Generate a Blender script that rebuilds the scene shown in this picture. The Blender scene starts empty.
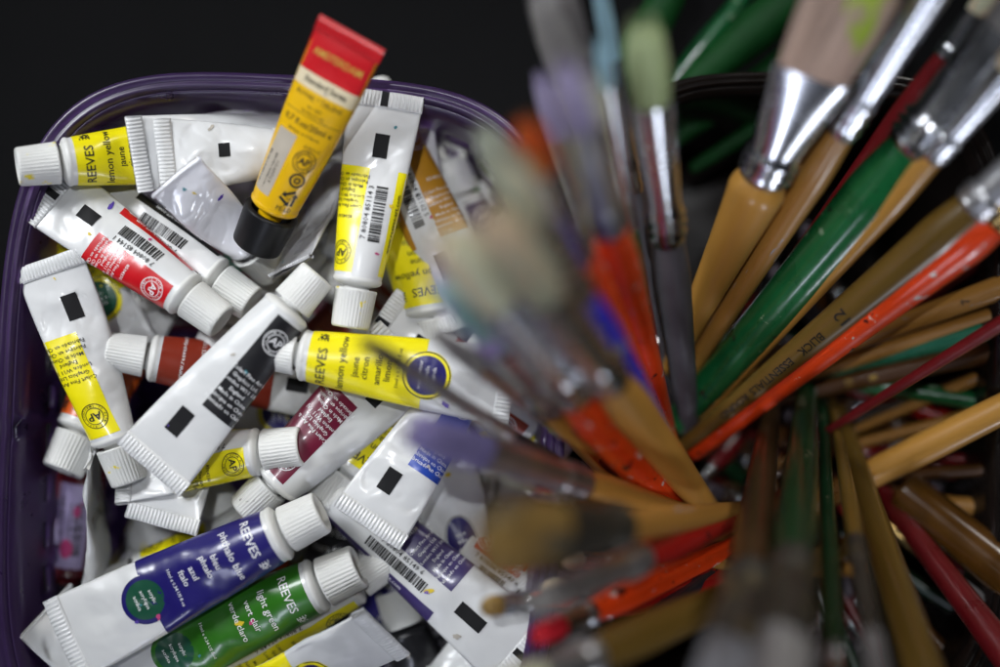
import bpy, bmesh, math, random
from mathutils import Vector, Matrix, noise
R=random.Random(7)
PI=math.pi
sc=bpy.context.scene; C=sc.collection
# ---------------------------------------------------------------- camera, world, lamps, exposure
CAMH=49.0; FPX=1389.0                                  # centimetres above the focus plane; focal length in photo pixels
cam=bpy.data.objects.new('camera',bpy.data.cameras.new('camera')); C.objects.link(cam)
cam.location=(0,0,CAMH*.01); cam.rotation_euler=(0,0,0)
cam.data.lens=50; cam.data.sensor_width=36; cam.data.clip_start=.01; cam.data.clip_end=20
cam.data.dof.use_dof=True; cam.data.dof.focus_distance=.480; cam.data.dof.aperture_fstop=1.6; cam.data.dof.aperture_blades=0
sc.camera=cam
sc.view_settings.view_transform='Standard'; sc.view_settings.look='None'; sc.view_settings.exposure=-.2; sc.view_settings.gamma=1
w=bpy.data.worlds.new("World"); sc.world=w; w.use_nodes=True
w.node_tree.nodes['Background'].inputs[0].default_value=(.55,.65,.9,1)
w.node_tree.nodes['Background'].inputs[1].default_value=.003
def lamp(name,loc,target,size,power,col,spread=180):
    l=bpy.data.lights.new(name,'AREA'); l.shape='RECTANGLE'; l.size=size[0]; l.size_y=size[1]; l.energy=power; l.color=col; l.spread=math.radians(spread)
    o=bpy.data.objects.new(name,l); C.objects.link(o); o.location=loc
    o.rotation_euler=(Vector(target)-Vector(loc)).to_track_quat('-Z','Y').to_euler(); return o
lamp('window_light',(-.62,.50,.62),(-.10,.03,0),(.26,.34),.50,(.93,.96,1.0),34)
lamp('added_side_light',(.45,.80,.50),(.07,.09,.08),(.22,.30),.17,(1.0,.97,.93),32)  # second key lamp added to brighten the brush fan, no real window
lamp('added_streak_light',(-.30,-.80,.62),(.05,.03,.05),(.075,.24),1.7,(.78,.83,1.0))  # strip lamp added to draw bright streaks on the fan's ferrules
lamp('added_low_streak_light',(.45,-.87,.20),(.04,.04,.08),(.12,.26),2.4,(.84,.88,1.0))  # another added lamp, set low for streaks on left and middle ferrules
lamp('ceiling_light',(-.08,.22,1.2),(-.01,.05,0),(.014,.014),.20,(.92,.95,1.0),34)
# ---------------------------------------------------------------- helpers
def at(px,py,z):                                        # photo pixel + height in cm -> world point in cm
    k=(CAMH-z)/FPX
    return Vector(((px-500)*k,-(py-333.5)*k,z))
def proj(p):
    k=FPX/(CAMH-p.z); return (500+p.x*k,333.5-p.y*k)
def tag(o,label=None,cat=None,group=None,kind=None):
    for k,v in (('label',label),('category',cat),('group',group),('kind',kind)):
        if v: o[k]=v
    return o
def empty(name,M):
    o=bpy.data.objects.new(name,None); C.objects.link(o); o.empty_display_size=.01
    o.matrix_world=M; return o
class MB:
    def __init__(s): s.v=[]; s.f=[]
    def add(s,vs,fs):
        b=len(s.v); s.v+=[tuple(v) for v in vs]; s.f+=[tuple(b+i for i in f) for f in fs]
    def grid(s,P,nu,nv,wrapv=False,skip=None):          # P(i,j) ; i in 0..nu , j in 0..nv
        mv=nv if wrapv else nv+1; b=len(s.v)
        for i in range(nu+1):
            for j in range(mv): s.v.append(tuple(P(i,j)))
        for i in range(nu):
            for j in range(nv):
                if skip and skip(i,j): continue
                j2=(j+1)%mv
                s.f.append((b+i*mv+j,b+(i+1)*mv+j,b+(i+1)*mv+j2,b+i*mv+j2))
    def build(s,name,mat,parent=None,smooth=True):
        me=bpy.data.meshes.new(name); me.from_pydata([(x*.01,y*.01,z*.01) for x,y,z in s.v],[],s.f); me.update()
        if smooth: me.polygons.foreach_set('use_smooth',[True]*len(me.polygons))
        me.materials.append(mat); o=bpy.data.objects.new(name,me); C.objects.link(o)
        if parent: o.parent=parent
        return o
# ---------------------------------------------------------------- materials
_M={}
def mat(name,col,rough=.4,metal=0,coat=0,spots=None,spot_scale=60,spot_thr=.66,mottle=.12,stretch=1,bump=0,bump_scale=250,trans=0,spots2=None,spec=.5):
    if name in _M: return _M[name]
    m=bpy.data.materials.new(name); m.use_nodes=True; nt=m.node_tree; b=nt.nodes['Principled BSDF']; L=nt.links
    b.inputs['Roughness'].default_value=rough; b.inputs['Metallic'].default_value=metal
    b.inputs['Coat Weight'].default_value=coat; b.inputs['Coat Roughness'].default_value=.15
    b.inputs['Transmission Weight'].default_value=trans; b.inputs['Specular IOR Level'].default_value=spec
    tc=nt.nodes.new('ShaderNodeTexCoord'); mp=nt.nodes.new('ShaderNodeMapping'); L.new(tc.outputs['Object'],mp.inputs['Vector'])
    mp.inputs['Scale'].default_value=(1.0/stretch,1,1)
    oi=nt.nodes.new('ShaderNodeObjectInfo'); ad=nt.nodes.new('ShaderNodeVectorMath'); ad.operation='ADD'
    L.new(mp.outputs[0],ad.inputs[0]); L.new(oi.outputs['Random'],ad.inputs[1]); vec=ad.outputs[0]
    n=nt.nodes.new('ShaderNodeTexNoise'); n.inputs['Scale'].default_value=90; n.inputs['Detail'].default_value=6; L.new(vec,n.inputs['Vector'])
    mx=nt.nodes.new('ShaderNodeMix'); mx.data_type='RGBA'
    mx.inputs[6].default_value=(*[c*(1-mottle*1.6) for c in col],1); mx.inputs[7].default_value=(*[min(1,c*(1+mottle)) for c in col],1)
    L.new(n.outputs[0],mx.inputs[0]); out=mx.outputs[2]
    for q,(sp,seed) in enumerate(((spots,0.0),(spots2,3.3))):
        if not sp: continue
        n2=nt.nodes.new('ShaderNodeTexNoise'); n2.inputs['Scale'].default_value=spot_scale*(1+.7*q); n2.inputs['Detail'].default_value=5; n2.inputs['Roughness'].default_value=.62
        a2=nt.nodes.new('ShaderNodeVectorMath'); a2.operation='ADD'; a2.inputs[1].default_value=(seed+1.7,seed,seed*2)
        L.new(vec,a2.inputs[0]); L.new(a2.outputs[0],n2.inputs['Vector'])
        r=nt.nodes.new('ShaderNodeValToRGB'); r.color_ramp.elements[0].position=spot_thr; r.color_ramp.elements[1].position=spot_thr+.02
        L.new(n2.outputs[0],r.inputs[0])
        m2=nt.nodes.new('ShaderNodeMix'); m2.data_type='RGBA'; L.new(r.outputs[0],m2.inputs[0]); L.new(out,m2.inputs[6]); m2.inputs[7].default_value=(*sp,1); out=m2.outputs[2]
    L.new(out,b.inputs['Base Color'])
    rr=nt.nodes.new('ShaderNodeMapRange'); rr.inputs[3].default_value=max(.04,rough-.1); rr.inputs[4].default_value=min(1,rough+.12); L.new(n.outputs[0],rr.inputs[0]); L.new(rr.outputs[0],b.inputs['Roughness'])
    if bump:
        n3=nt.nodes.new('ShaderNodeTexNoise'); n3.inputs['Scale'].default_value=bump_scale; n3.inputs['Detail'].default_value=4; L.new(vec,n3.inputs['Vector'])
        bp=nt.nodes.new('ShaderNodeBump'); bp.inputs['Strength'].default_value=bump; bp.inputs['Distance'].default_value=.0006; L.new(n3.outputs[0],bp.inputs['Height']); L.new(bp.outputs[0],b.inputs['Normal'])
    _M[name]=m; return m
COL=dict(yellow=(.90,.78,.005),green=(.028,.16,.010),blue=(.013,.009,.13),red=(.55,.008,.014),maroon=(.15,.008,.032),rust=(.27,.03,.013),
         ochre=(.52,.24,.012),black=(.012,.012,.014),royal=(.022,.07,.42),navy=(.045,.03,.13),orange=(.62,.10,.01),amber=(.74,.43,.003),cream=(.72,.62,.42),
         darkgreen=(.008,.075,.04),darkred=(.12,.006,.01),white=(.76,.76,.76),lilac=(.45,.38,.6))
def lab(c): return mat('label_'+c,COL[c],.33,coat=.35,mottle=.07,bump=.18,bump_scale=120,spots=(COL[c][0]*.5+.2,COL[c][1]*.5+.2,COL[c][2]*.5+.2),spot_scale=260,spot_thr=.765)
def tubewhite(v):
    s={'y':(.80,.68,.05),'p':(.60,.10,.22),'b':(.10,.16,.50),'n':(.30,.27,.22),'r':(.5,.05,.04)}[v]
    return mat('tube_white_'+v,(.68,.685,.68),.34,coat=.25,mottle=.06,bump=.22,bump_scale=90,spots=s,spot_scale=75,spot_thr=.73)
M_cap={v:mat('cap_white_'+v,(.70,.70,.67),.42,mottle=.06,spots=s,spot_scale=150,spot_thr=t) for v,s,t in
       (('n',(.35,.32,.25),.74),('y',(.80,.66,.03),.62),('r',(.45,.05,.05),.70),('b',(.07,.07,.5),.73),('d',(.22,.20,.18),.66))}
M_ink=mat('ink_black',(.012,.012,.012),.4,mottle=.05)
M_mark=mat('mark_black',(.012,.012,.013),.6,spec=.15,mottle=.05)
M_inkw=mat('ink_white',(.80,.80,.80),.4,mottle=.05)
M_inkg=mat('ink_gold',(.55,.36,.06),.4,mottle=.05)
M_foil=mat('foil',(.80,.80,.84),.13,coat=.6,mottle=.04,bump=.35,bump_scale=60)
M_shade=mat('panel_grey',(.30,.30,.28),.3,coat=.3)
# ---------------------------------------------------------------- text meshes
_T={}
def text_mesh(s,size,bold=0):
    k=(s,round(size,3),bold)
    if k in _T: return _T[k]
    cu=bpy.data.curves.new('t','FONT'); cu.body=s; cu.size=size; cu.align_x='CENTER'; cu.align_y='CENTER'; cu.resolution_u=2 if size>.25 else 1; cu.offset=bold*size
    o=bpy.data.objects.new('t',cu); C.objects.link(o); dg=bpy.context.evaluated_depsgraph_get(); dg.update()
    me=bpy.data.meshes.new_from_object(o.evaluated_get(dg)); bpy.data.objects.remove(o); bpy.data.curves.remove(cu)
    bm=bmesh.new(); bm.from_mesh(me); bpy.data.meshes.remove(me)
    bmesh.ops.triangulate(bm,faces=bm.faces[:])
    if size>.22 and bm.verts:
        st=.16; xs=[v.co.x for v in bm.verts]; ys=[v.co.y for v in bm.verts]
        for ax,lo,hi in ((0,min(xs),max(xs)),(1,min(ys),max(ys))):
            q=lo+st
            while q<hi:
                no=Vector((1,0,0)) if ax==0 else Vector((0,1,0)); co=no*q
                bmesh.ops.bisect_plane(bm,geom=bm.verts[:]+bm.edges[:]+bm.faces[:],plane_co=co,plane_no=no); q+=st
    vs=[(v.co.x,v.co.y) for v in bm.verts]; bm.verts.index_update(); fs=[tuple(v.index for v in f.verts) for f in bm.faces]
    bm.free(); _T[k]=(vs,fs); return _T[k]
class Deco:                                             # printed marks laid on a surface P(t,s,off); one mesh per part name
    def __init__(s,P): s.P=P; s.mb={}
    def m(s,part,mt):
        k=(part,mt.name)
        if k not in s.mb: s.mb[k]=(MB(),mt)
        return s.mb[k][0]
    def rect(s,part,mt,t0,t1,s0,s1,off=.012,step=.13):
        nu=max(1,int(abs(t1-t0)/step)); nv=max(1,int(abs(s1-s0)/step))
        s.m(part,mt).grid(lambda i,j:s.P(t0+(t1-t0)*i/nu,s0+(s1-s0)*j/nv,off),nu,nv)
    def disc(s,part,mt,t,s_,r0,r1,off=.02,n=40,sq=1.0):
        nr=max(1,int((r1-r0)/.13))
        s.m(part,mt).grid(lambda i,j:s.P(t+(r0+(r1-r0)*i/nr)*math.cos(-2*PI*j/n)*sq,s_+(r0+(r1-r0)*i/nr)*math.sin(-2*PI*j/n),off),nr,n,True)
    def text(s,part,mt,str_,t,s_,size,rot=90,bold=.007,off=.026,sx=1):
        vs,fs=text_mesh(str_,size,bold); c,n=math.cos(math.radians(rot)),math.sin(math.radians(rot))
        s.m(part,mt).add([s.P(t+x*sx*c-y*n,s_+x*sx*n+y*c,off) for x,y in vs],fs)
    def barcode(s,t0,t1,s0,s1,seed=1,part='barcode',along=True):
        rr=random.Random(seed); q=t0
        while q<t1-.05:
            wd=rr.choice((.025,.045,.07)); s.rect(part,M_ink,q,min(q+wd,t1),s0,s1,.022,.2); q+=wd+rr.choice((.02,.03,.05))
    def ring_text(s,part,mt,str_,t,s_,rad,size,start=90):
        n=len(str_)
        for i,ch in enumerate(str_):
            if ch==' ': continue
            a=math.radians(start)-2*PI*i/n
            s.text(part,mt,ch,t+rad*math.cos(a),s_+rad*math.sin(a),size,rot=math.degrees(a)-90)
    def seal(s,mt,t,s_,r,rot=90):
        s.disc('seal',mt,t,s_,r*.93,r,n=30); s.disc('seal',mt,t,s_,r*.62,r*.68,n=30)
        s.ring_text('seal',mt,'CONFORMS TO ASTM D-4236 ',t,s_,r*.8,r*.24)
        s.text('seal',mt,'AP',t,s_,r*.85,rot,.02)
    def crest(s,mt,t,s_,r):                              # small running hound emblem over a scroll
        for a,b,q in ((0,0,.42),(.35,.28,.26),(-.35,-.1,.24),(.05,.55,.2),(-.45,.5,.16),(.5,-.35,.18)): s.disc('emblem',mt,t+a*r,s_+b*r,q*r*.45,q*r,n=12)
        for k in range(4): s.rect('emblem',mt,t-r*.75+k*r*.42,t-r*.60+k*r*.42,s_-r*.7,s_-r*.3+(k%2)*r*.3,.022,.3)
    def build(s,parent):
        base=None
        for (part,_),(mb,mt) in sorted(s.mb.items(),key=lambda e:e[0][0]!='label_panel'):
            if not mb.f: continue
            printed=part in('lettering','seal','emblem','barcode','barcode_digits','emblem_disc','emblem_lettering','recycling_mark')
            o=mb.build(part,mt,base if (printed and base) else parent,smooth=True)
            if part=='label_panel' and not base: base=o
# ---------------------------------------------------------------- paint tube
def ell_table(r):
    out=[]; N=48
    for k in range(25):
        b=r*(1-k/24)+.035*(k/24); lo,hi=r*.9,r*1.7
        def per(a): h=((a-b)/(a+b))**2; return PI*(a+b)*(1+3*h/(10+math.sqrt(4-3*h)))
        for _ in range(30):
            md=(lo+hi)/2
            if per(md)<2*PI*r: lo=md
            else: hi=md
        a=lo; S=[0]; px,pz=0,b
        for i in range(1,N+1):
            th=PI/2*i/N; x,z=a*math.sin(th),b*math.cos(th); S.append(S[-1]+math.hypot(x-px,z-pz)); px,pz=x,z
        out.append((a,b,S))
    return out
_E={}
def tube(name,capxy,endxy,zc,ze,label,cat='paint tube',r=.82,roll=0,lay=None,col='yellow',white='n',cap='n',capL=1.4,capR=.70,fill=.85,
         cy=0,cz=0,twist=0,wr=.065,seed=1,body=None,crimp=True,group=None,capmat=None,smooth_cap=False,crimp_mat=None,crimpL=.55,flare=1.0,mark=True,names=None,code='85149 6',flex=0):
    A=at(capxy[0],capxy[1],zc); B=at(endxy[0],endxy[1],ze); X=(B-A); tot=X.length; X.normalize()
    Z=Vector((0,0,1)); Z=(Z-X*Z.dot(X)).normalized(); Y=Z.cross(X)
    q=math.radians(roll); Y,Z=Y*math.cos(q)+Z*math.sin(q),Z*math.cos(q)-Y*math.sin(q)
    O=A+X*(capL+.35); Mx=Matrix(((X.x,Y.x,Z.x,O.x*.01),(X.y,Y.y,Z.y,O.y*.01),(X.z,Y.z,Z.z,O.z*.01),(0,0,0,1)))
    L=tot-capL-.35-(crimpL if crimp else 0)
    if r not in _E: _E[r]=ell_table(r)
    T=_E[r]; CI=2*PI*r; sd=seed*7.31
    def deform(x,y,z):
        u=max(0,min(1.08,x/L))
        a=math.radians(twist)*u; y,z=y*math.cos(a)-z*math.sin(a),y*math.sin(a)+z*math.cos(a)
        y+=cy*4*u*(1-u)*.5; z+=cz*4*u*(1-u)*.5
        if flex: z+=flex*math.sin(u*9+y*1.3+sd)*u
        return (x,y,z)
    def P(t,s,off=0):
        u=max(0,min(1,t/L)); k=1-(1-u)**fill; kk=k*24; i=min(23,int(kk)); f=kk-i
        s=(s+CI/2)%CI-CI/2; sg=1 if s>=0 else -1; s=abs(s); flip=1
        if s>CI/4: s=CI/2-s; flip=-1
        def g(e):
            a,b,S=e; n=len(S)-1; v=s/(CI/4)*S[-1]; lo,hi=0,n
            while hi-lo>1:
                md=(lo+hi)//2
                if S[md]<=v: lo=md
                else: hi=md
            th=PI/2*(lo+(v-S[lo])/(S[hi]-S[lo]+1e-9))/n
            x,z=a*math.sin(th),b*math.cos(th); nx,nz=math.sin(th)/a,math.cos(th)/b; q=math.hypot(nx,nz); return x,z,nx/q,nz/q
        x0,z0,n0,m0=g(T[i]); x1,z1,n1,m1=g(T[i+1])
        y=(x0+(x1-x0)*f)*sg; z=(z0+(z1-z0)*f)*flip; ny=(n0+(n1-n0)*f)*sg; nz=(m0+(m1-m0)*f)*flip
        y*=1+(flare-1)*u
        env=min(1,u*4)*min(1,(1-u)*5+.15)
        dz=noise.noise(Vector((t*.75+sd,y*.9,sd+flip*3)))*wr*3.0*env
        cr=noise.noise(Vector((t*1.9+sd*2,y*1.7+t*.8,flip*5+sd))); dz+=-max(0,.28-abs(cr))*wr*1.3*env
        if dz<0 and abs(z)<.12: dz*=.3
        return deform(t,y+ny*off,z+nz*off+dz*(1 if flip>0 else -1)*abs(nz))
    root=empty(name,Mx); tag(root,label,cat,group)
    bm=body or tubewhite(white)
    mb=MB(); NU,NV=56,64
    mb.grid(lambda i,j:P(L*i/NU,-CI*j/NV,0),NU,NV,True)
    # rounded shoulder down to the neck
    prof=[(0,r),(-.07,r*1.03),(-.14,r*1.02),(-.21,r*.93),(-.27,r*.75),(-.31,.46),(-.36,.44),(-.8,.42)]
    mb.build('body',bm,root)
    sh=MB(); sh.grid(lambda i,j:(prof[i][0],prof[i][1]*math.sin(-2*PI*j/48),prof[i][1]*math.cos(-2*PI*j/48)),len(prof)-1,48,True); sh.build('shoulder',M_cap['n'] if body is None else bm,root)
    # ribbed screw cap
    cb=MB(); NR=36; n=NR*4 if not smooth_cap else 64; x0=-.40; x1=-.35-capL
    cp=[(x0,capR*.80,0),(x0,capR*1.03,0),(x0-.05,capR*1.05,0),(x0-.10,capR*1.04,1),(x1+.12,capR*.95,1),(x1+.05,capR*.93,.4),(x1,capR*.86,0),(x1+.02,capR*.74,0),(x1+.16,capR*.62,0),(x1+.19,capR*.3,0),(x1+.19,.001,0)]
    def cpf(i,j):
        x,rad,rb=cp[i]
        if not smooth_cap: rad-=rb*(.035 if j%4 in (2,) else (.018 if j%4 in(1,3) else 0))
        else: x=x if i<7 else x1-.001*i
        a=-2*PI*j/n; return (x,rad*math.sin(a),rad*math.cos(a))
    cb.grid(cpf,len(cp)-1,n,True); co=cb.build('cap',capmat or M_cap[cap],root,smooth=True)
    # crimped, folded end
    if crimp:
        a_end=T[24][0]*flare; NW=120; rid=20
        kb=MB(); xs=[L-.04,L+.02,L+.05,L+crimpL*.5,L+crimpL-.05,L+crimpL]
        for sg in (1,-1):
            def cf(i,j):
                y=(-1+2*j/NW)*a_end*1.01; th=[.055,.10,.105,.105,.10,.03][i]
                rg=.018*math.cos(2*PI*rid*j/NW*1.0)*(1 if 1<i<5 else 0) if crimpL<.9 else 0
                p=deform(xs[i],y*sg,(th+rg)*sg); wv=noise.noise(Vector((y*.8+sd,sd,1)))*wr*1.5*(i/5); return (p[0]+wv*.3,p[1],p[2]+wv)
            kb.grid(cf,5,NW)
        kb.build('crimped_end',crimp_mat or bm,root)
    d=Deco(P)
    k=L/6.6
    if lay: lay(d,L,CI,k,lab(col),dict(names=names,code=code,col=col,seed=seed))
    if mark and crimp and lay is back:
        d2=MB(); d2.grid(lambda i,j:deform(L+.03+(crimpL-.04)*i/2,-.12+.26*j/3,.135),2,3); d2.build('registration_mark',M_mark,root)
    if group is None:                                   # dried paint smears left by painty fingers
        rs=random.Random(seed*13+5)
        for c in rs.sample(('pink','violet','mud','sun','teal'),rs.choice((1,2,3,3))):
            t0,s0=rs.uniform(.1,.98)*L,rs.uniform(-.9,.9)*CI/5; r0=rs.uniform(.02,.09); st=rs.uniform(1,2.6); q=rs.uniform(0,3); sd2=rs.uniform(0,50)
            def bl(i,j):
                a=-2*PI*j/18; rad=r0*i/2*(1+.7*noise.noise(Vector((math.cos(a)*1.6,math.sin(a)*1.6,sd2)))); x,y=rad*math.cos(a)*st,rad*math.sin(a)
                return P(t0+x*math.cos(q)-y*math.sin(q),s0+x*math.sin(q)+y*math.cos(q),.024)
            d.m('paint_smear',SMEAR[c]).grid(bl,2,18,True)
    d.build(root); return root
SMEAR={k:mat('smear_'+k,c,.5,mottle=.3) for k,c in (('pink',(.55,.05,.20)),('violet',(.10,.05,.42)),('mud',(.46,.42,.36)),('sun',(.75,.55,.02)),('teal',(.05,.25,.30)))}
NAMES={'yellow':('lemon yellow',('jaune','citron'),('amarillo','limon')),'blue':('phthalo blue',('bleu','phtalo'),('azul','ftalo')),
 'green':('light green',('vert clair',),('verde claro',)),'black':('mars black',('noir','de mars'),('negro','de marte')),'orange':('orange',('orange',),('naranja',)),
 'royal':('cobalt blue',('bleu','cobalt'),('azul','cobalto')),'rust':('burnt sienna',('terre de sienne',),('siena tostado',))}
def front(d,L,CI,k,lm,o):
    dark=o['col'] in('blue','green','black','rust','royal'); ink=M_inkw if dark else M_ink
    h=CI/4+.7; e=4.25*k
    d.rect('label_panel',lm,.12,e-.2*k,-h,h)
    nm=o['names'] or NAMES.get(o['col'],NAMES['yellow'])
    d.text('lettering',ink,'REEVES',.62*k,-.26,.44,90,.008,sx=1.0); d.crest(ink,.55*k,.86,.25)
    d.text('lettering',ink,nm[0],1.28*k,0,.37)
    t=1.75*k
    for grp in nm[1:]:
        for ln in grp: d.text('lettering',ink,ln,t,-.05,.32); t+=.33*k
        t+=.10*k
    d.text('lettering',ink,'10ml e 0.34 US fl oz',3.18*k,.10,.17)
    acr=o['col'] not in('yellow',) or o['seed']%2==0
    d.disc('emblem_disc',lm,4.15*k,0,0,.84,.015); d.disc('emblem_disc',lab('black') if not dark else lm,4.15*k,0,.78,.82,.018)
    d.disc('emblem_disc',lab('darkgreen' if acr else 'blue'),4.15*k,0,0,.68,.019)
    for q,ln in enumerate(('acrylic','acrylique','acrilica') if acr else ('water colour','aquarelle','acuarela')): d.text('emblem_lettering',M_inkw,ln,(3.92+.24*q)*k,0,.19)
def back(d,L,CI,k,lm,o):
    dark=o['col'] not in('yellow',); ink=M_inkw if dark else M_ink
    e=4.2*k; s0=.12; s1=CI/4+.7
    d.rect('label_panel',lm,.12,e,s0,s1); d.rect('label_panel',lm,.12,e,-CI/4-.6,-.86)
    lines=['Colart Fine Art &','Graphics Ltd.','London W11 1AJ','England','Made in China.','Fabrique en Chine.','Fabricado en China.']
    for q,ln in enumerate(lines): d.text('lettering',ink,ln,e-.35*k-(6-q)*.2*k,.75,.17)
    d.text('lettering',ink,'8504330',e-1.95*k,.75,.18)
    d.seal(ink,.85*k,.66,.42)
    d.text('lettering',ink,'www.reeves-art.com',2.2*k,-1.05,.24,0)
    d.barcode(1.4*k,3.6*k,-.62,-.22,o['seed']); d.text('barcode_digits',M_ink,'7 80804 '+o['code'],2.5*k,-.05,.25,0,sx=1.1)
    d.rect('registration_mark',M_mark,e+.42*k,e+1.35*k,-.38,.12,.02)
def back_plain(d,L,CI,k,lm,o):                          # as back, without the barcode (it is on the far side)
    ink=M_inkw if o['col']!='yellow' else M_ink; e=4.2*k
    d.rect('label_panel',lm,.12,e,-.02,CI/4+.7)
    for q,ln in enumerate(['Colart Fine Art &','Graphics Ltd.','London W11 1AJ','England','Made in China.','Fabrique en Chine.','Fabricado en China.']): d.text('lettering',ink,ln,e-.35*k-(6-q)*.24*k,.62,.2)
    d.seal(ink,.95*k,.55,.45)
    d.rect('registration_mark',M_mark,e+.45*k,e+1.45*k,-.50,.04,.02)
# ---------------------------------------------------------------- setting
tb=MB(); tb.grid(lambda i,j:(-150+300*j/2,150-300*i/2,-9.6),2,2)
tag(tb.build('table_surface',mat('table_dark',(.0050,.0050,.0055),.8,spec=.12,mottle=.3,bump=.1),None),kind='structure')
def superell(cx,cy,a,b,n,th,rot=0):
    c,s=math.cos(th),math.sin(th); x=a*math.copysign(abs(c)**(2/n),c); y=b*math.copysign(abs(s)**(2/n),s)
    q=math.radians(rot); return (cx+x*math.cos(q)-y*math.sin(q),cy+x*math.sin(q)+y*math.cos(q))
def outline(a,b,n,N):                                   # evenly spaced angles around a superellipse
    pts=[superell(0,0,a,b,n,2*PI*i/2000) for i in range(2001)]; S=[0]
    for p,q in zip(pts,pts[1:]): S.append(S[-1]+math.hypot(q[0]-p[0],q[1]-p[1]))
    out=[];j=0
    for i in range(N):
        t=S[-1]*i/N
        while S[j+1]<t: j+=1
        out.append(2*PI*j/2000)
    return out
def tub(name,label,cx,cy,a,b,n,zr,zb,mt,rot,taper,slots,cat='basket',lip=.9):
    root=empty(name,Matrix.Translation((cx*.01,cy*.01,zb*.01))); tag(root,label,cat)
    N=220; th=outline(a,b,n,N); H=zr-zb
    def pt(j,off,z): x,y=superell(0,0,a+off,b+off,n,th[j%N],rot); return (x,y,z)
    rows=[0,.4,.8]+[1.2+ .45*i for i in range(int((H-2.0)/.45)+1)]+[H]
    wb=MB(); wb.grid(lambda i,j:pt(j,-taper*(1-rows[i]/H),rows[i]),len(rows)-1,N,True,
        skip=(lambda i,j: i>4 and i<len(rows)-5 and (i%4 in (1,2,3)) and (j%5 in (1,2,3))) if slots else None)
    o=wb.build('wall',mt,root); md=o.modifiers.new('thick','SOLIDIFY'); md.thickness=.0014; md.offset=0
    bb=MB(); bb.grid(lambda i,j:tuple(c*(1-i/6) if k<2 else c for k,c in enumerate(pt(j,-taper,.0))),6,N,True); f=bb.build('floor',mt,root); md=f.modifiers.new('thick','SOLIDIFY'); md.thickness=.0014
    pr=[(0,-.25),(.02,.02),(.12,.16),(lip*.3,.20),(lip*.42,.10),(lip*.55,.10),(lip*.66,.22),(lip*.9,.18),(lip,.02),(lip*.99,-.45),(lip*.9,-.45),(lip*.86,0),(lip*.5,0),(.15,0),(.1,-.25)]
    rb=MB(); rb.grid(lambda i,j:pt(j,pr[i][0],H+pr[i][1]),len(pr)-1,N,True); rb.build('rim',mt,root)
    return root
M_purple=mat('purple_plastic',(.15,.075,.26),.30,trans=.82,spec=.35,mottle=.15,bump=.1,bump_scale=40)
M_smoke=mat('smoky_plastic',(.012,.009,.008),.18,trans=.1,mottle=.2)
cb_=at(279,440,1.0); tub('plastic_basket','translucent purple plastic basket with rounded corners holding the heap of paint tubes',cb_.x,cb_.y,9.25,12.0,3.9,1.0,-9.4,M_purple,-2.6,1.6,True,lip=.62)
cc_=at(795,400,-1); tub('brush_bin','dark smoky plastic bin holding the fan of paint brushes',cc_.x,cc_.y,7.2,11.2,4.0,-.4,-9.4,M_smoke,0,1.2,False,cat='bin',lip=.5)
# ---------------------------------------------------------------- the tubes
def amsterdam(d,L,CI,k,lm,o):
    h=CI/2; d.rect('label_panel',lab('amber'),.12,L*.70,-h,h,.010); d.rect('red_band',lab('red'),L*.785,L,-h,h,.010); d.rect('cream_band',lab('cream'),L*.70,L*.785,-h,h,.011)
    T=lambda s,u,sz,m=M_ink,off=0,b=0:d.text('lettering',m,s,L*u,off,sz,270,b)
    T('AMSTERDAM',.90,.34,M_inkg,0,.01); T('Standard Series',.745,.27,M_ink,0,.012); T('ROYAL * TALENS',.665,.24); T('Est. 1899',.615,.15); T('Apeldoorn NL',.585,.15)
    d.rect('lettering',M_ink,L*.562,L*.565,-1.1,1.1,.02); T('0,7 fl.oz/20ml e',.515,.30); T('fabrique en hollande',.465,.15)
    d.seal(M_ink,L*.33,-.45,.40,270); T('ACRYLIC',.41,.15,M_ink,-.5)
    d.disc('recycling_mark',M_ink,L*.215,-.5,.20,.27,n=20); d.disc('recycling_mark',M_ink,L*.215,-.5,.06,.12,n=14)
    for q in range(3):
        a=math.radians(90+120*q); b=math.radians(210+120*q)
        for w0,w1 in ((0.08,.62),):
            p=[(L*.10+.36*math.cos(a+PI)*-1,-.5+.36*math.sin(a+PI)*-1),(L*.10+.36*math.cos(b),-.5+.36*math.sin(b))]
            t0,s0=p[0]; t1,s1=p[1]; m=d.m('recycling_mark',M_ink); nx,ny=-(s1-s0),(t1-t0); l=math.hypot(nx,ny); nx,ny=nx/l*.045,ny/l*.045
            f=lambda u,v:(t0+(t1-t0)*u+nx*v,s0+(s1-s0)*u+ny*v)
            m.grid(lambda i,j:d.P(*f(w0+(w1-w0)*i/3,-1+2*j),.024),3,1)
            m.add([d.P(*f(w1,-2.6),.024),d.P(*f(w1+.22,0),.024),d.P(*f(w1,2.6),.024)],[(0,1,2)])
    T('04',.095,.16,M_ink,-.5); T('PE-LD',.028,.22,M_ink,-.5)
    d.rect('white_sticker',mat('sticker_grey',(.42,.37,.30),.4),L*.06,L*.44,.16,.92,.016); d.barcode(L*.09,L*.30,.5,.85,3); d.text('barcode_digits',M_ink,'8 712079 311',L*.2,.36,.15,0)
def dark_bottle(d,L,CI,k,lm,o):
    d.rect('white_sticker',lab('lilac'),.2,L*.68,-.62,.62,.014); d.barcode(.7,L*.55,-.45,.05,5); d.text('lettering',M_ink,'Art. no. 17546 870',L*.38,.36,.26,0)
    d.disc('paint_smear',mat('smear_pink',(.6,.03,.25),.5),.95,.05,0,.24,.03,14,1.5); d.disc('paint_smear',mat('smear_pink',(.6,.03,.25),.5),L*.48,-.2,0,.13,.03,14,1.7)
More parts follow.
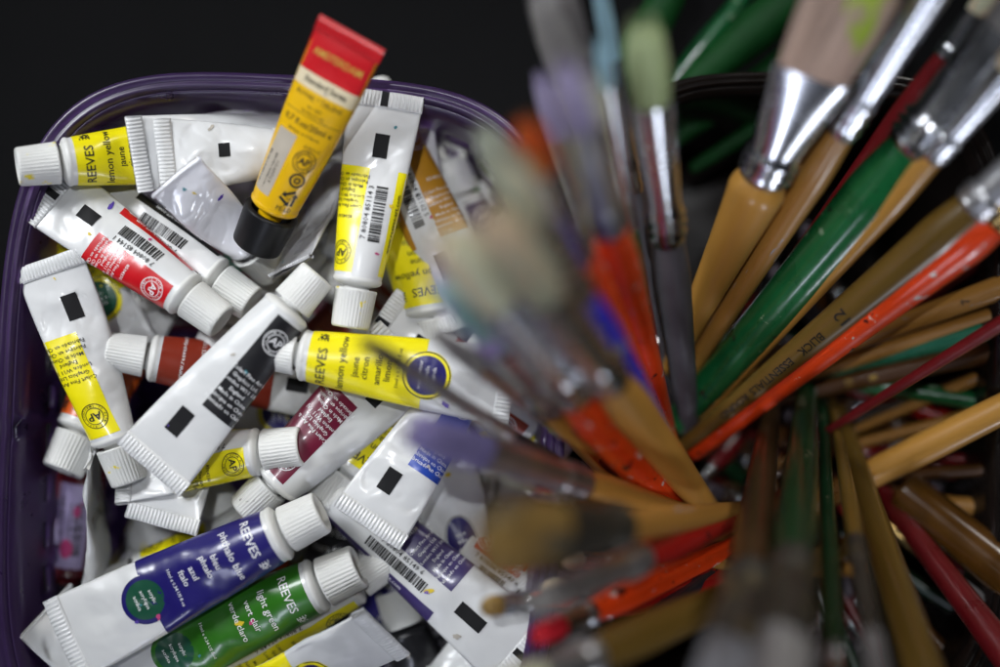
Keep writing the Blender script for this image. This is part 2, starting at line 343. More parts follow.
def black_word(d,L,CI,k,lm,o):
    d.rect('label_panel',lab('black'),.12,L,-CI/4-.6,CI/4+.6); d.text('lettering',M_inkw,'VALL',1.6,.1,1.0,90,.02); d.rect('green_band',lab('green'),3.0,3.7,-.9,.9,.02)
def rust_back(d,L,CI,k,lm,o):
    d.rect('label_panel',lm,.12,4.2*k,-CI/4-.5,CI/4+.5); d.text('lettering',M_inkw,'www.reeves-tex.com',.9*k,.35,.24); d.text('lettering',M_inkw,'Piscataway, NJ 08855 USA',1.6*k,-.1,.2)
    d.text('lettering',M_inkw,'Made in China',2.1*k,0,.2); d.rect('registration_mark',M_mark,4.7*k,5.5*k,-.38,.12,.02)
def plain_mark(d,L,CI,k,lm,o): d.rect('registration_mark',M_mark,L*.46,L*.57,-.30,.16,.02)
def ovalblue(d,L,CI,k,lm,o):
    d.disc('emblem_disc',lab('blue'),L*.42,0,0,.52,.018,sq=1.7); d.disc('emblem_disc',M_shade,L*.42,0,.56,.60,.018,sq=1.6)
    for q,ln in enumerate(('water','aqua','acua')): d.text('emblem_lettering',M_inkw,ln,L*.42-.25+.25*q,0,.2)
    d.text('lettering',M_ink,'0.34 US. fl',L*.22,0,.3,90)
tube('paint_tube',(17,167),(266,142),1.9,-1.4,'lemon yellow and white tube at the top left, stained ribbed cap by the basket corner',lay=front,cap='y',seed=1,roll=4,white='y')
tube('paint_tube',(338,132),(131,155),-2.4,1.6,'plain white tube whose ridged end lies across the top left lemon yellow tube',lay=None,seed=3,white='n',roll=-6,fill=.8)
tube('paint_tube',(322,150),(157,157),-.3,1.75,'white tube with a black rectangle, its crimp behind the crumpled foil end',lay=plain_mark,seed=4,white='y',roll=3)
tube('paint_tube',(256,246),(353,32),.6,4.0,'large yellow and red tube with black cap sticking up over the basket rim',r=.84,lay=amsterdam,col='amber',body=mat('tube_amber',COL['amber'],.3,coat=.4,mottle=.06),
   capL=1.5,capR=.92,capmat=mat('cap_black',(.008,.008,.009),.38,coat=.0,spec=.3,mottle=.1),smooth_cap=True,seed=5,crimp_mat=lab('red'),wr=.02,roll=0,crimpL=.5,mark=False,flare=.9)
tube('paint_tube',(350,328),(387,92),1.3,1.2,'white tube with yellow side panel standing cap down beside the tall yellow and red tube',lay=back,cap='y',white='p',seed=6,roll=-3,wr=.04,code='85114 3')
tube('paint_tube',(372,84),(474,322),-1.6,-.4,'white tube with ochre panel and barcode, right of the cap down white and yellow tube',lay=back,col='ochre',seed=7,roll=0,code='85162 5')
tube('paint_tube',(272,272),(175,176),-1.3,2.4,'crumpled shiny silver white flattened tube end below the black rectangle tube',body=M_foil,r=.66,lay=None,seed=8,crimp=True,crimpL=.12,wr=.07,fill=2.2,cap='n',roll=-4,flex=.10,mark=False)
tube('paint_tube',(352,150),(290,268),-3.2,.9,'flat grey tube end with a bright folded edge under the black capped tube',lay=None,seed=9,r=.7,crimpL=.15,fill=1.6,roll=55,body=mat('tube_grey',(.45,.45,.46),.25,coat=.4),mark=False)
tube('paint_tube',(318,274),(148,470),1.6,2.0,'large white tube with black text panel lying diagonally across the middle of the heap',r=.86,lay=back_plain,col='black',seed=10,roll=0,white='y',cap='n',wr=.03,flare=1.02)
tube('paint_tube',(222,322),(47,190),1.3,.6,'white tube with red panel and barcode lying towards the upper left corner',lay=back,col='red',seed=11,roll=14,white='b',cap='n',code='85144 1')
tube('paint_tube',(252,304),(62,178),.2,-.5,'white tube with barcode just behind the red panelled tube',lay=back,col='black',seed=12,roll=4,cap='n',code='85165 7')  # panel coloured black to stand in for the dark gap between tubes
tube('paint_tube',(130,482),(47,258),.3,1.0,'bent white and yellow tube down the left side of the heap, stained cap',lay=back_plain,seed=13,cy=-.1,roll=38,twist=-40,r=.78,cap='y',white='n',fill=1.1,code='85114 3')
tube('paint_tube',(106,350),(352,392),.2,-1.8,'rust red tube with red spotted white cap, running under the diagonal black panelled tube',lay=rust_back,col='rust',seed=14,roll=-10,cap='r',white='r')
tube('paint_tube',(257,348),(514,388),1.5,1.6,'lemon yellow watercolour tube with blue disc lying level in the middle of the heap',lay=front,seed=15,cap='n',white='p',roll=4,r=.86,wr=.03)
tube('paint_tube',(303,446),(118,470),.9,-.2,'yellow tube end with round white cap, between the diagonal tube and the maroon tube',lay=back,seed=16,roll=28,cap='n',capR=.74,code='85114 3')
tube('paint_tube',(236,292),(160,527),-1.6,.6,'plain white tube end with ridged crimp poking out below the diagonal black panelled tube',lay=None,seed=17,roll=3,white='n')
tube('paint_tube',(243,512),(412,352),.2,.3,'white tube with maroon text panel and pink smears left of the blue panelled tube',lay=back_plain,col='maroon',seed=18,roll=16,white='p',cap='d',r=1.0)
tube('paint_tube',(492,340),(366,528),.2,1.5,'white tube with blue text panel and blue specks, crimp down, right of the maroon tube',lay=back_plain,col='royal',seed=19,white='b',roll=0,r=.86)
tube('paint_tube',(322,504),(446,330),-.7,-.9,'yellow lettered tube with a plain ribbed cap squeezed between maroon and blue panelled tubes',lay=front,seed=21,cap='n',roll=10)
tube('paint_tube',(308,466),(526,660),-1.2,.5,'white tube with barcode and dark violet panel in the lower middle of the heap',lay=back,col='navy',seed=20,roll=0,r=.92,white='n',code='85149 6',wr=.05)
tube('paint_tube',(322,512),(60,643),1.4,1.2,'phthalo blue and white tube in the lower left, above the light green tube',lay=front,col='blue',seed=22,roll=6,cap='b',r=.96,capR=.80)
tube('paint_tube',(359,566),(84,692),.5,.2,'light green tube lying along the lower side of the phthalo blue tube',lay=front,col='green',seed=24,roll=-2,cap='n',r=.96,capR=.84)
tube('paint_tube',(392,558),(140,716),-.6,.0,'white tube with yellow edge lying beneath the light green tube',lay=back,seed=23,roll=-30,col='yellow')
tube('paint_tube',(160,742),(388,632),-.2,1.6,'white tube at the bottom edge with its ridged crimp facing right beside the barcode tube',lay=front,seed=25,roll=40,white='n',r=.95)
tube('paint_tube',(352,468),(300,700),-2.6,-2.6,'black labelled tube showing between the white caps of the blue and green tubes',lay=front,col='black',seed=26,roll=0)
tube('paint_tube',(492,640),(432,440),-2.0,-.8,'white tube with small blue oval and torn side, right of the blue panelled tube',lay=ovalblue,seed=27,white='n',r=.86,roll=6,wr=.07)
tube('paint_tube',(392,590),(452,760),-1.8,-1.6,'black tube with large white letters at the bottom edge',lay=black_word,body=lab('black'),seed=28)
tube('paint_tube',(440,520),(330,720),-2.6,-2.6,'dark green disc tube glimpsed between the barcode tube and the bottom white crimp',lay=front,col='blue',seed=30,roll=0)
tube('paint_tube',(62,471),(150,285),-.5,-2.6,'orange labelled tube with grimy cap against the left basket wall',lay=front,col='orange',seed=29,cap='d',capR=.80,r=.9,roll=0)
tube('paint_tube',(48,176),(128,362),-1.8,-1.6,'white tube with green disc showing between the bent yellow and red panelled tubes',lay=front,seed=32,col='yellow')
tube('paint_tube',(66,612),(86,440),-3.4,-3.0,'dark red bottle with barcode sticker and black cap deep at the left wall','paint bottle',body=mat('bottle_red',(.09,.008,.012),.25,coat=.5),lay=dark_bottle,capL=1.3,capR=.84,capmat=_M['cap_black'],smooth_cap=True,r=.8,fill=.15,crimp=False,seed=33)
tube('paint_tube',(104,700),(92,452),-3.2,.3,'white tube turned on edge, thin curled side up, left of the ridged crimp',lay=None,seed=34,roll=96,fill=1.6,crimpL=.1,wr=.1,flex=.05,mark=False)
tube('paint_tube',(190,760),(44,610),-2,-.2,'torn white tube corner poking out left of the phthalo blue tube',lay=None,seed=35,roll=40,crimpL=.1,wr=.1,mark=False)
tube('paint_tube',(100,590),(262,528),-1.2,-1.6,'small yellow tube glimpsed above the phthalo blue tube',lay=back,seed=36,roll=-40)
tube('paint_tube',(430,395),(206,420),-2.2,-2.4,'yellow tube with blue disc glimpsed under the rust red tube',lay=front,seed=37)
tube('paint_tube',(436,358),(392,122),-.9,-1.6,'yellow acrylic tube with green disc behind the cap down white and yellow tube',lay=front,seed=38,roll=4,r=.95)
tube('paint_tube',(566,452),(376,318),-1.6,-.2,'white tube with black marked crimp poking out above the level lemon yellow tube',lay=back,seed=39,roll=12,col='rust')
tube('paint_tube',(448,160),(520,360),-3.0,-3.6,'white capped tube half hidden behind the blurred brush tips at the basket corner',lay=back,seed=40,col='navy',roll=8)
tube('paint_tube',(560,512),(478,372),-1.6,-1.2,'yellow tube glimpsed right of the level lemon yellow tube under the brushes',lay=front,seed=41)
tube('paint_tube',(205,478),(300,640),-2.0,-3.2,'orange collared tube with white cap under the yellow tube end',lay=front,col='orange',seed=42,cap='n')
tube('paint_tube',(430,520),(556,610),-1.6,-1.2,'white tube half hidden under the ochre brush tip beside the basket edge',lay=back,col='red',seed=43,roll=-10)
tube('paint_tube',(400,730),(542,590),-.9,-.8,'pale pink white tube standing crimp up at the lower right basket edge',lay=None,seed=44,white='p',roll=-18)
tube('paint_tube',(130,300),(300,232),-2.2,-2.0,'maroon tube lying under the crumpled foil tube end',lay=front,col='maroon',seed=45,names=('alizarin',('alizarine',),('carmin',)))
# deep layers of the heap
rr=random.Random(11); GL='white paint tube buried deep in the heap, mostly covered by the tubes above it'
for i in range(34):
    ang=rr.uniform(0,2*PI); cx=rr.uniform(95,480); cy=rr.uniform(170,690); z=-3.1-1.1*(i%3)+rr.uniform(-.2,.2); hl=118
    x0,y0,x1,y1=cx-hl*math.cos(ang),cy-hl*math.sin(ang),cx+hl*math.cos(ang),cy+hl*math.sin(ang)
    x0,x1=[min(535,max(70,v)) for v in(x0,x1)]; y0,y1=[max(150,v) for v in(y0,y1)]
    if math.hypot(x1-x0,y1-y0)<150: continue
    tube('paint_tube',(x0,y0),(x1,y1),z,z-.2,GL,lay=None if i%3==0 else (front if i%3==1 else back),col=rr.choice(['yellow','blue','maroon','green','rust','ochre','black']),
        seed=60+i,roll=rr.uniform(-30,30),group='tubes buried deep in the heap')
exec_brushes=True
# ---------------------------------------------------------------- brushes
H={'wood':mat('handle_wood',(.44,.21,.042),.38,bump=.35,bump_scale=170,coat=.5,mottle=.25,stretch=7,spots=(.05,.04,.08),spot_scale=230,spot_thr=.665,spots2=(.35,.36,.40)),
 'tan':mat('handle_tan',(.58,.29,.055),.36,bump=.35,bump_scale=170,coat=.5,mottle=.22,stretch=7,spots=(.06,.05,.08),spot_scale=200,spot_thr=.70),
 'olive':mat('handle_olive',(.16,.092,.016),.33,bump=.35,bump_scale=170,coat=.5,mottle=.25,stretch=6,spots=(.4,.38,.33),spot_scale=120,spot_thr=.68),
 'brown':mat('handle_brown',(.10,.038,.008),.33,bump=.35,bump_scale=170,coat=.5,mottle=.3,stretch=6,spots=(.4,.25,.08),spot_scale=80,spot_thr=.74),
 'orange':mat('handle_orange',(.85,.060,.006),.30,bump=.35,bump_scale=170,coat=.6,mottle=.2,spots=(.07,.006,.008),spot_scale=110,spot_thr=.63,spots2=(.65,.6,.55)),
 'red':mat('handle_red',(.36,.010,.008),.30,bump=.35,bump_scale=170,coat=.6,mottle=.25,spots=(.04,.006,.006),spot_scale=70,spot_thr=.66),
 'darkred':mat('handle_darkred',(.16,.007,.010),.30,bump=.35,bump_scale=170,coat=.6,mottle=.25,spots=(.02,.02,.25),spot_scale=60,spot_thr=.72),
 'green':mat('handle_green',(.010,.15,.042),.28,bump=.35,bump_scale=170,coat=.6,mottle=.35,spots=(.22,.38,.22),spot_scale=80,spot_thr=.64,spots2=(.02,.03,.02)),
 'green_shaded':mat('handle_green_shaded',(.005,.036,.012),.33,coat=.4,mottle=.4,spots=(.08,.09,.05),spot_scale=110,spot_thr=.64),  # green darkened to carry the shade on bottom and deep brushes
 'brown_shaded':mat('handle_brown_shaded',(.045,.022,.008),.35,coat=.4,mottle=.4),  # dark brown with the lower right's shade painted into it
 'leaf':mat('handle_leaf',(.006,.060,.012),.6,spec=.2,mottle=.3),
 'teal':mat('handle_teal',(.010,.19,.10),.28,bump=.35,bump_scale=170,coat=.6,mottle=.2,spots=(.01,.015,.012),spot_scale=60,spot_thr=.56),
 'blue':mat('handle_blue',(.020,.020,.75),.28,coat=.6,mottle=.15,spots=(.35,.38,.55),spot_scale=85,spot_thr=.60),
 'grey':mat('handle_grey',(.11,.105,.12),.42,bump=.35,bump_scale=170,mottle=.25,spots=(.34,.24,.10),spot_scale=60,spot_thr=.72),
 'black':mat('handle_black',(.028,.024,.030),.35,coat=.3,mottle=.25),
 'amber':mat('handle_amber',(.12,.05,.008),.18,coat=.8,mottle=.4)}
F={'silver':mat('ferrule_silver',(.80,.82,.86),.24,metal=1,mottle=.15,spots=(.30,.29,.27),spot_scale=60,spot_thr=.62),
 'gold':mat('ferrule_gold',(.62,.42,.16),.22,metal=1,mottle=.2,spots=(.14,.12,.10),spot_scale=60,spot_thr=.66),
 'shaded':mat('ferrule_shaded',(.13,.12,.10),.4,metal=.8,mottle=.3,spots=(.22,.18,.10),spot_scale=90,spot_thr=.57),  # darkened metal, shade on the bottom brushes put into the colour
 'dirty':mat('ferrule_dirty',(.60,.60,.62),.32,metal=.9,mottle=.3,spots=(.62,.58,.50),spot_scale=90,spot_thr=.57)}
def BR(nm,c,c2=None,thr=.5):
    c=tuple(min(.85,v*1.9) for v in c); c2=c2 and tuple(min(.85,v*1.8) for v in c2); return mat('bristle_'+nm,c,.6,mottle=.35,stretch=4,spots=c2,spot_scale=70,spot_thr=thr)
BRC={'cream':BR('cream',(.55,.45,.30),(.45,.36,.25)),'mint':BR('mint',(.25,.43,.38),(.36,.28,.60),.47),'lavender':BR('lavender',(.27,.24,.36)),'violet':BR('violet',(.22,.19,.36),(.42,.27,.34)),
 'orange':BR('orange',(.44,.06,.006),(.40,.20,.04)),'grey':BR('grey',(.20,.19,.185),(.11,.10,.10)),'pale':BR('pale',(.27,.32,.17),(.36,.40,.26)),'blue':BR('blue',(.22,.34,.42)),
 'ochre':BR('ochre',(.18,.11,.03),(.07,.06,.04)),'lime':BR('lime',(.34,.25,.20),(.26,.34,.03),.60),'dark':BR('dark',(.05,.04,.05)),'white':BR('white',(.15,.15,.165),(.09,.085,.09)),'red':BR('red',(.55,.01,.02)),'sage':BR('sage',(.32,.34,.28))}  # white bristles are darkened, the bottom brush's shade is in their colour
def brush(label,tip,base,zt,zb,j1,j2,wf,wm,h,br,f='silver',flat=1.0,bw=None,point=.3,cat='paint brush',group=None,txt=None,endw=.55,nstr=170,peak=.16,seed=None,endround=False,brf=1.0):
    """tip/base in photo pixels with heights; j1 = bristle to ferrule joint, j2 = ferrule to handle joint (pixels); wf/wm = ferrule and widest handle diameter in cm"""
    if zt>6:
        wf*=1.13; wm*=1.13; bw=bw and bw*1.12
        zt*=.66
    zb=zb*.85
    A=at(*base,zb); B=at(*tip,zt); X=B-A; T=X.length; X.normalize()
    def u(p):
        best=None
        for i in range(301):
            q=proj(A+(B-A)*(i/300)); e=(q[0]-p[0])**2+(q[1]-p[1])**2
            if best is None or e<best[0]: best=(e,i/300)
        return best[1]*T
    t1=u(j1); t2=u(j2); t2=min(t2,t1-.5)
    Z=Vector((0,0,1)); Z=(Z-X*Z.dot(X)).normalized(); Y=Z.cross(X)
    Mx=Matrix(((X.x,Y.x,Z.x,A.x*.01),(X.y,Y.y,Z.y,A.y*.01),(X.z,Y.z,Z.z,A.z*.01),(0,0,0,1)))
    root=empty('paint_brush',Mx); tag(root,label,cat,group)
    rg=random.Random(seed or int(tip[0]*7+tip[1]*3+base[0]))
    rf,rm=wf/2,wm/2
    def prof(t):
        v=(t2-t)/t2                                     # 0 at ferrule, 1 at the handle's end
        if v<peak: q=v/peak; return rf*.97+(rm-rf*.97)*math.sin(q*PI/2)
        q=(v-peak)/(1-peak); rr_=rm+(rm*endw-rm)*q**.9
        if v>.985: rr_*=math.sqrt(max(0,1-((v-.985)/.0151)**2))
        return rr_
    ts=[t2*(1-i/50) for i in range(50)]+[t2*.008,t2*.003,0]; n=32
    hb=MB(); ts=ts[::-1]; hb.grid(lambda i,j:(ts[i],prof(ts[i])*math.sin(2*PI*j/n),prof(ts[i])*math.cos(2*PI*j/n)),len(ts)-1,n,True); hb.build('handle',H[h],root)
    # ferrule: round at the handle, pressed flat towards the bristles
    fl=[]; Lf=t1-t2
    for i in range(29):
        v=i/28; b=0
        for c in (.10,.18): b-=.10*rf*math.exp(-((v-c)/.018)**2)
        for c in (.14,.22,.06): b+=.22*rf*math.exp(-((v-c)/.024)**2)
        fl.append((t2+Lf*v-.02,rf*1.05+b,max(0,(v-.25)/.75)))
    bw_=(bw or wf)/2
    def fp(i,j):
        t,r_,k=fl[i]; a=2*PI*j/36; wy=r_+(bw_-rf*.95)*k; wz=r_*(1-(1-1/flat)*k) if flat>1 else r_*(1-.12*k)
        return (t,wy*math.sin(a),wz*math.cos(a))
    fb=MB(); fb.grid(fp,28,36,True); fb.build('ferrule',F[f],root)
    # bristles: a core plus many separate hairs
    wy=bw_*1.0; wz=(rf/flat if flat>1 else rf*.85); Lb=T-t1; bm=MB()
    def env(v): return 1+(.22*brf)*math.sin(v*PI*.6)-(1-point)*max(0,(v-.35)/.65)**1.6
    bm.grid(lambda i,j:(t1-.1+(Lb*.86+.1)*i/9,wy*.90*env(i/9*.86)*math.sin(2*PI*j/20)*(1 if i<9 else .3),wz*.85*env(i/9*.86)*math.cos(2*PI*j/20)*(1 if i<9 else .3)),9,20,True)
    for k in range(nstr):
        a=rg.uniform(0,2*PI); q=math.sqrt(rg.uniform(.45,1)); y0,z0=wy*q*math.sin(a)*.96,wz*q*math.cos(a)*.96; ln=Lb*rg.uniform(.8,1.03); wv=rg.uniform(-1,1)*.10*wy; wv2=rg.uniform(-1,1)*.10*wy; r0=rg.uniform(.014,.028)
        def hp(i,j):
            v=i/4; e=env(v*ln/Lb); r_=r0*(1-.85*v); a2=2*PI*j/3
            return (t1-.05+ln*v,y0*e+wv*v*v+r_*math.sin(a2),z0*e+wv2*v*v+r_*math.cos(a2))
        bm.grid(hp,4,3,True)
    bm.build('bristles',BRC[br],root)
    if txt:
        d=Deco(lambda t,s,off:(t,(prof(t)+off)*math.sin(s/prof(t)),(prof(t)+off)*math.cos(s/prof(t))))
        for (s,p,sz,rot,m) in txt: d.text('lettering',m,s,u(p),0,sz,rot,.01)
        d.build(root)
    return root
# leaning up and left
brush('brush with pale mint and lavender tip nearest the level lemon yellow tube',(434,262),(640,505),19,-4,(492,348),(540,415),1.0,1.05,'tan','mint',bw=1.15,point=.75)
brush('brush with fat cream bristles and broad tan handle leaning left over the heap',(476,202),(724,532),25,-4.6,(532,302),(597,390),1.0,1.30,'tan','cream',bw=1.15,point=.6,brf=.5)
brush('brush with thick orange red handle between the cream tipped and mint tipped brushes',(432,222),(698,540),22,-4.0,(490,306),(556,408),1.1,1.4,'orange','cream',f='silver')
brush('short visible green handled brush under the mint tipped brush',(470,350),(700,540),11,-7,(500,390),(556,452),.62,.75,'green','lavender')
brush('brush with violet and pink paint on its tip lying low over the barcode tube',(398,425),(760,540),17,-5,(478,470),(574,507),.85,.95,'tan','violet',f='dirty',bw=1.0,point=.6)
brush('thin dark brush lying from the lemon yellow tube towards the bin',(358,338),(700,555),16,-5,(392,375),(500,450),.42,.5,'black','dark',f='dirty')
brush('brush with blue speckled handle and tan tip left of the orange handles',(498,150),(696,495),25,-2.5,(526,222),(573,300),.70,.95,'blue','cream')
brush('brush with bright orange paint on its tip and smooth orange handle',(520,118),(676,470),21,-3.5,(546,168),(592,252),.62,1.05,'orange','orange',bw=.75)
brush('brush with peeling orange handle and pale paint crusted ferrule',(562,60),(668,440),21,-3.0,(583,125),(622,222),.95,1.2,'orange','lavender',f='dirty',bw=.8)
brush('brush with grey green tip and bluish shining ferrule behind the orange tipped brush',(478,120),(676,500),16,-6,(536,190),(585,300),.55,.62,'brown','sage',bw=.8)
brush('slim green handled brush with narrow shining ferrule beside the grey handled brush',(600,35),(670,470),15,-6,(608,85),(640,225),.40,.48,'green','blue')
brush('brush with pale green tip and thick grey handle standing upright in the middle',(642,12),(692,452),15,-5,(656,100),(668,238),.95,1.12,'grey','pale',bw=1.05,point=.5)
brush('brush with large taupe grey bristles at the top middle',(545,-30),(680,480),12,-8,(572,80),(598,190),.7,.6,'tan','grey',bw=1.3,f='dirty',point=.7)
brush('brush with small lavender grey bristles and speckled ferrule at the top middle',(536,70),(678,500),12,-8,(562,135),(600,245),.5,.5,'wood','lavender',f='dirty')
brush('blue grey tipped brush high up between the taupe and pale green tips',(596,-30),(690,480),12,-8,(604,60),(628,190),.45,.5,'grey','blue')
# fan to the upper right
brush('wide flat brush with lime paint on its bristles and broad tan handle',(868,-40),(668,372),14,-3,(818,75),(765,178),1.35,1.7,'tan','lime',flat=2.6,bw=2.15,point=.95,peak=.06,endw=.30,nstr=350)
brush('round brush with long bright ferrule and speckled tan handle in the upper right fan',(985,-90),(676,392),15,-4,(940,-10),(848,138),.78,.95,'wood','cream',txt=None)
brush('brush with thick green handle and scuffed grey ferrule in the upper right fan',(1095,-60),(672,428),13,-4,(1010,35),(915,150),1.55,1.8,'green','grey',f='silver',flat=2.0,bw=1.9,endw=.5)
brush('slim tan handled brush running along the right edge of the thick green handle',(1066,6),(694,424),13,-4,(1006,68),(934,160),.75,.88,'tan','cream',endw=.4)
brush('olive brown handled brush with printed black lettering in the right fan',(1110,95),(672,455),11,-3.5,(1040,150),(968,205),1.15,1.3,'olive','cream',f='dirty',endw=.35,peak=.1,
  txt=[('12',(840,306),.62,90,M_ink),('BLICK',(810,333),.42,180,M_ink),('ESSENTIALS',(770,367),.40,180,M_ink),('ROUND',(733,399),.38,180,M_ink)])
brush('bright orange red handled brush with chipped paint in the right fan',(1110,128),(690,456),10.5,-3.8,(1050,168),(990,214),1.15,1.4,'orange','cream',f='gold',endw=.4,peak=.08)
brush('brush with dark gold spattered handle between the upper right ferrules',(1040,-60),(700,430),9,-6,(1030,-40),(1000,-10),.6,.95,'amber','cream',f='gold')
# lying to the right
brush('wood handled brush numbered 7 lying right under the orange handle',(1130,240),(735,385),1.0,-5,(1090,255),(1050,266),.6,.9,'wood','cream',txt=[('7',(962,288),.4,90,M_ink)])
brush('second wood handled brush just below the numbered 7 handle',(1130,275),(740,395),.2,-5,(1090,285),(1060,292),.6,.8,'wood','cream')
brush('teal green handled brush with black flaking paint on the right',(1130,292),(740,392),.4,-5.5,(1090,300),(1060,306),.7,.95,'teal','cream')
brush('dark brown handled brush numbered 8 in gold on the right',(1130,318),(735,408),.0,-5.5,(1090,325),(1050,333),.7,1.0,'brown','cream',txt=[('8',(872,368),.42,90,M_inkg),('12',(848,374),.34,90,M_inkg)])
brush('slim pale tan brush lying level below the brown numbered handle',(1130,332),(740,402),-.6,-6,(1100,338),(1060,345),.4,.52,'tan','cream')
brush('thin dark red brush with blue spots crossing over the right hand handles',(1100,262),(800,448),5.5,-3.5,(1070,280),(1040,300),.36,.5,'darkred','dark')
brush('green handled brush pointing right above the thick plain wood handle',(790,372),(1130,425),-4,-1.6,(806,374),(826,378),.5,.72,'green','grey',endw=.8)
brush('dark red handled brush below the green handle on the right',(800,370),(1100,470),-5,-3,(815,376),(835,384),.5,.7,'red','grey',endw=.8)
brush('thick plain wood handle crossing the right side',(740,540),(1120,350),-5,2.8,(760,530),(790,516),.7,1.15,'tan','cream',endw=.85,peak=.5)
brush('broad glossy amber handle end at the lower right',(1090,640),(902,488),1.0,-3.2,(1070,625),(1060,615),1.2,1.75,'amber','cream',endw=.85,peak=.4,f='gold')
brush('red handled brush beside the amber handle end',(1090,680),(845,470),-3,-5.5,(1070,660),(1050,640),.5,.8,'red','cream')
brush('small brush with gold ferrule and grey bristles at the lower right',(990,608),(780,440),-.8,-5.0,(945,582),(858,512),.42,.46,'brown','grey',f='gold',bw=.5,point=.8)
brush('green handled brush running above the gold ferrule brush',(1100,690),(850,490),-1.5,-5,(1080,670),(1060,655),.4,.58,'green','cream')
brush('red bristled brush tip at the lower right corner',(955,585),(1100,700),-4,-5,(1000,622),(1040,650),.9,.9,'red','red',point=1.1)
# hanging down towards the viewer, bottom right; shade is put into some handle, ferrule and bristle colours
brush('long olive wood handle sweeping down to the bottom right corner',(985,860),(838,410),19,-6,(960,790),(948,750),.8,1.15,'olive','cream',peak=.2)
brush('red handle sweeping down beside the olive wood handle',(1110,790),(865,470),6,-5,(1060,730),(1040,700),.8,1.15,'darkred','cream')
brush('green handled brush with pale bristles pointing down at the bottom',(778,760),(808,380),25,-5.5,(784,640),(792,560),1.0,1.2,'green_shaded','grey',f='shaded',bw=1.5,point=.8)
brush('brown handled brush with big white grey bristles at the bottom',(720,800),(772,400),27,-5.5,(735,655),(745,575),1.1,1.1,'brown_shaded','white',f='shaded',bw=2.0,point=.9)
brush('slim brush with teal grey ferrule pointing down right at the bottom',(890,740),(832,400),22,-5.5,(868,635),(852,540),.45,.5,'olive','grey',f='shaded')
brush('dark green slender brush between the bottom pointing brushes',(840,770),(822,390),20,-6,(836,690),(834,650),.5,.55,'green_shaded','dark')
# leaning left along the bottom
brush('brush with muddy ochre bristles over the lower middle of the basket',(470,545),(790,505),24,-5,(560,545),(620,530),1.0,.85,'wood','ochre',f='shaded',bw=1.7,point=.8)
brush('brush with red handle and pale paint streaked ferrule pointing left',(520,610),(800,490),19,-5,(560,592),(640,552),.75,.95,'red','grey',f='dirty')
brush('bright red brush lying level near the basket right edge',(480,608),(820,560),9,-5,(500,606),(528,603),.55,.75,'orange','ochre')
brush('dark red brush behind the bright red level brush',(540,590),(840,560),5,-5.5,(560,588),(585,586),.7,.95,'red','cream')
brush('wood handled brush lying left to right under the red handles',(560,560),(900,570),3,-5.5,(580,558),(610,556),.6,.95,'wood','cream')
brush('blurred olive tan handle rising to the lower left of the bin',(470,710),(860,540),20,-4,(540,680),(590,655),.95,1.1,'olive','cream',f='dirty')
brush('thin black dotted ferrule brush above the ochre tip',(500,500),(780,530),12,-5,(530,505),(570,520),.4,.5,'brown','dark',f='silver')
brush('slim wood handle squeezed between the flat brush handle and the speckled round brush',(900,-30),(676,380),13,-5,(880,10),(840,80),.4,.5,'brown','cream')
brush('dark red handle glimpsed between the speckled tan handle and the thick green handle',(1000,-20),(690,410),9,-6,(980,15),(950,60),.6,.8,'darkred','cream')
brush('brush with dark bristles and tan handle just above the violet tipped brush',(430,330),(700,530),14,-6,(475,370),(535,425),.5,.6,'brown','grey',f='silver')
brush('slender red handle under the violet tipped brush ferrule',(470,440),(720,535),10,-6,(510,462),(550,480),.45,.6,'red','cream',f='gold')
brush('tan handle lying below the thin dark brush inside the bin left side',(500,475),(730,530),9,-6,(530,486),(565,498),.5,.7,'tan','cream')
brush('slim dark green handle to the right of the bottom olive handle',(930,800),(850,450),12,-6,(920,740),(915,700),.5,.7,'green_shaded','cream')
brush('wide wood handle lying to the right below the thick plain wood handle',(1100,560),(760,470),-2,-5,(1080,550),(1060,545),.7,1.0,'brown','cream')
brush('orange red handle lying right just above the amber handle end',(1100,500),(800,440),-3,-6,(1080,490),(1060,485),.6,.9,'red','cream')
brush('slim brush with gleaming ferrule and grey tip left of the smooth orange handle',(505,140),(664,470),21,-5,(545,190),(588,275),.42,.45,'brown','grey',bw=.5)
brush('slim brush with gleaming ferrule and cream tip behind the peeling orange handle',(590,75),(660,450),20,-6,(604,120),(622,205),.40,.40,'green_shaded','cream',bw=.45)
brush('slim brush with small ivory tip between the cream tipped and blue speckled brushes',(500,205),(694,500),19,-6,(528,255),(566,325),.45,.5,'brown','cream',bw=.6)
brush('thin dark red handle between the blue speckled and smooth orange handles',(540,190),(684,480),16,-6,(560,230),(590,290),.35,.45,'darkred','lavender')
brush('slim brush with spotted silver ferrule just under the mint tipped brush',(455,300),(672,520),16,-6,(505,360),(552,420),.45,.5,'wood','grey')
brush('scarlet handle radiating left below the ochre tipped brush',(530,640),(790,520),12,-5,(560,625),(590,610),.6,.85,'orange','red')
brush('dark scarlet handle lying just under the wood handle at lower centre',(560,625),(830,545),5,-5,(585,618),(610,610),.5,.8,'red','cream')
brush('slim black handle crossing the lower centre behind the bottom pointing brushes',(600,660),(800,500),8,-6,(620,645),(640,630),.4,.6,'black','cream')
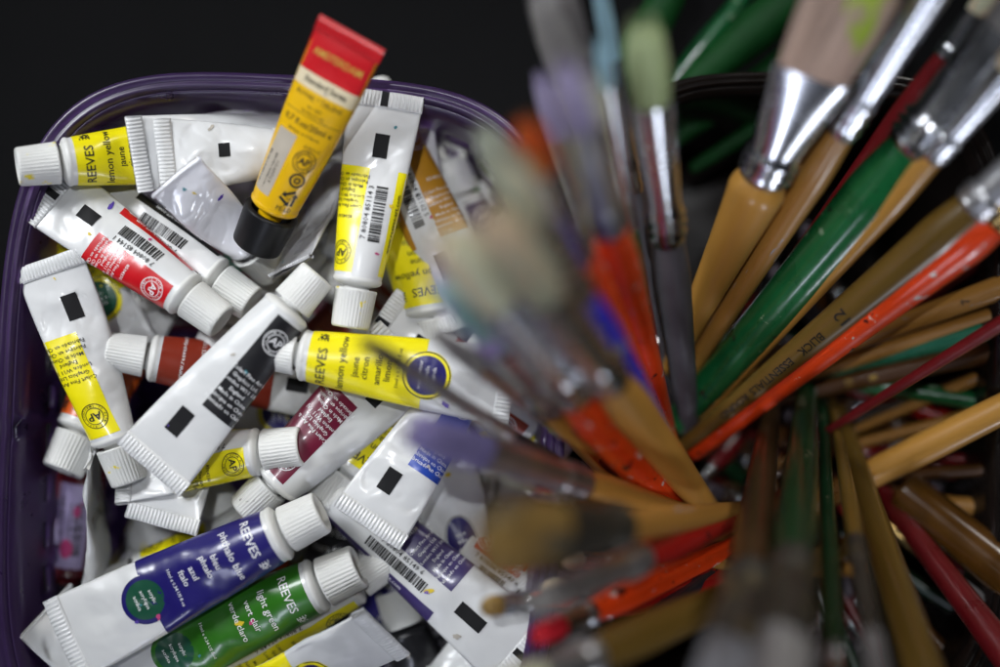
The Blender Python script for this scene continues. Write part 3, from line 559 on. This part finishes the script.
# green handles lying behind the bin
for lb,t,b,z0,z1,ww,hh in (('broad green handle lying behind the bin, nearest the pale green tip',(700,-60),(560,190),-3,-6,1.6,'leaf'),('broad green handle sweeping to the top edge behind the bin',(860,-60),(640,130),-2.5,-5,1.7,'leaf'),
   ('green handle under the broad one behind the bin',(900,-20),(660,150),-3.5,-6,1.2,'leaf'),('green handle nearest the flat brush behind the bin',(930,20),(690,170),-4,-6.5,.9,'leaf'),('narrow dark green handle at the top middle',(790,-60),(600,170),-4.5,-6.5,.8,'green')):
    brush(lb,t,b,z0,z1,(t[0]-10,t[1]+12),(t[0]-20,t[1]+24),.7*ww,ww,hh,'dark',endw=.5,peak=.4)
# handles fanned out at mid depth on the right
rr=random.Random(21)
for i,(ang,kind) in enumerate(zip([24,19,14,9,4,-1,-5,-12,-17,-24,-30,-36,-44,-50,-58,-66,33,41],['wood','brown_shaded','wood','green_shaded','brown','darkred','wood','brown','red','brown_shaded','green_shaded','darkred','brown','brown_shaded','darkred','green_shaded','darkred','brown'])):  # darker kinds have mid depth shade put into their colour
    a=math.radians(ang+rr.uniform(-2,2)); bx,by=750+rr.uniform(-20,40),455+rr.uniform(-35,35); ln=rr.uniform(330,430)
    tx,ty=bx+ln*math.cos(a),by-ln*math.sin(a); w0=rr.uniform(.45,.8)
    nm={'wood':'plain wood','tan':'plain wood','brown':'brown','red':'dark red','darkred':'dark red','green':'green','green_shaded':'green','brown_shaded':'brown'}[kind]
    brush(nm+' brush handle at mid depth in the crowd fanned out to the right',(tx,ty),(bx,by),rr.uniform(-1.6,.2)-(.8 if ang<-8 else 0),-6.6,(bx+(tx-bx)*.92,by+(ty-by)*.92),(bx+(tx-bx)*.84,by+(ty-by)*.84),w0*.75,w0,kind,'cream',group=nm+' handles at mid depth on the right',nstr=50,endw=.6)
# handles deep in the bin
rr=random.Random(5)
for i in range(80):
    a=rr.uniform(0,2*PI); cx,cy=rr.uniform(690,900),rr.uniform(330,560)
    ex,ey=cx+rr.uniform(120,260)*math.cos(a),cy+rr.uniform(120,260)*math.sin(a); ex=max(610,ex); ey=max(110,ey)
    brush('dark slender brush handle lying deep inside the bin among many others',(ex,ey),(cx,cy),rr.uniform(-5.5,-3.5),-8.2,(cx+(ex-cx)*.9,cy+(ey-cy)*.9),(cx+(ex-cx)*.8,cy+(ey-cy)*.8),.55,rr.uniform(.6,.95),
      rr.choice(['darkred','darkred','brown','green_shaded','brown_shaded','brown_shaded','black','darkred']),'dark',group='brush handles deep in the bin',nstr=30)  # dark handle colours paint in the shade deep in the bin
sc.render.engine='CYCLES'
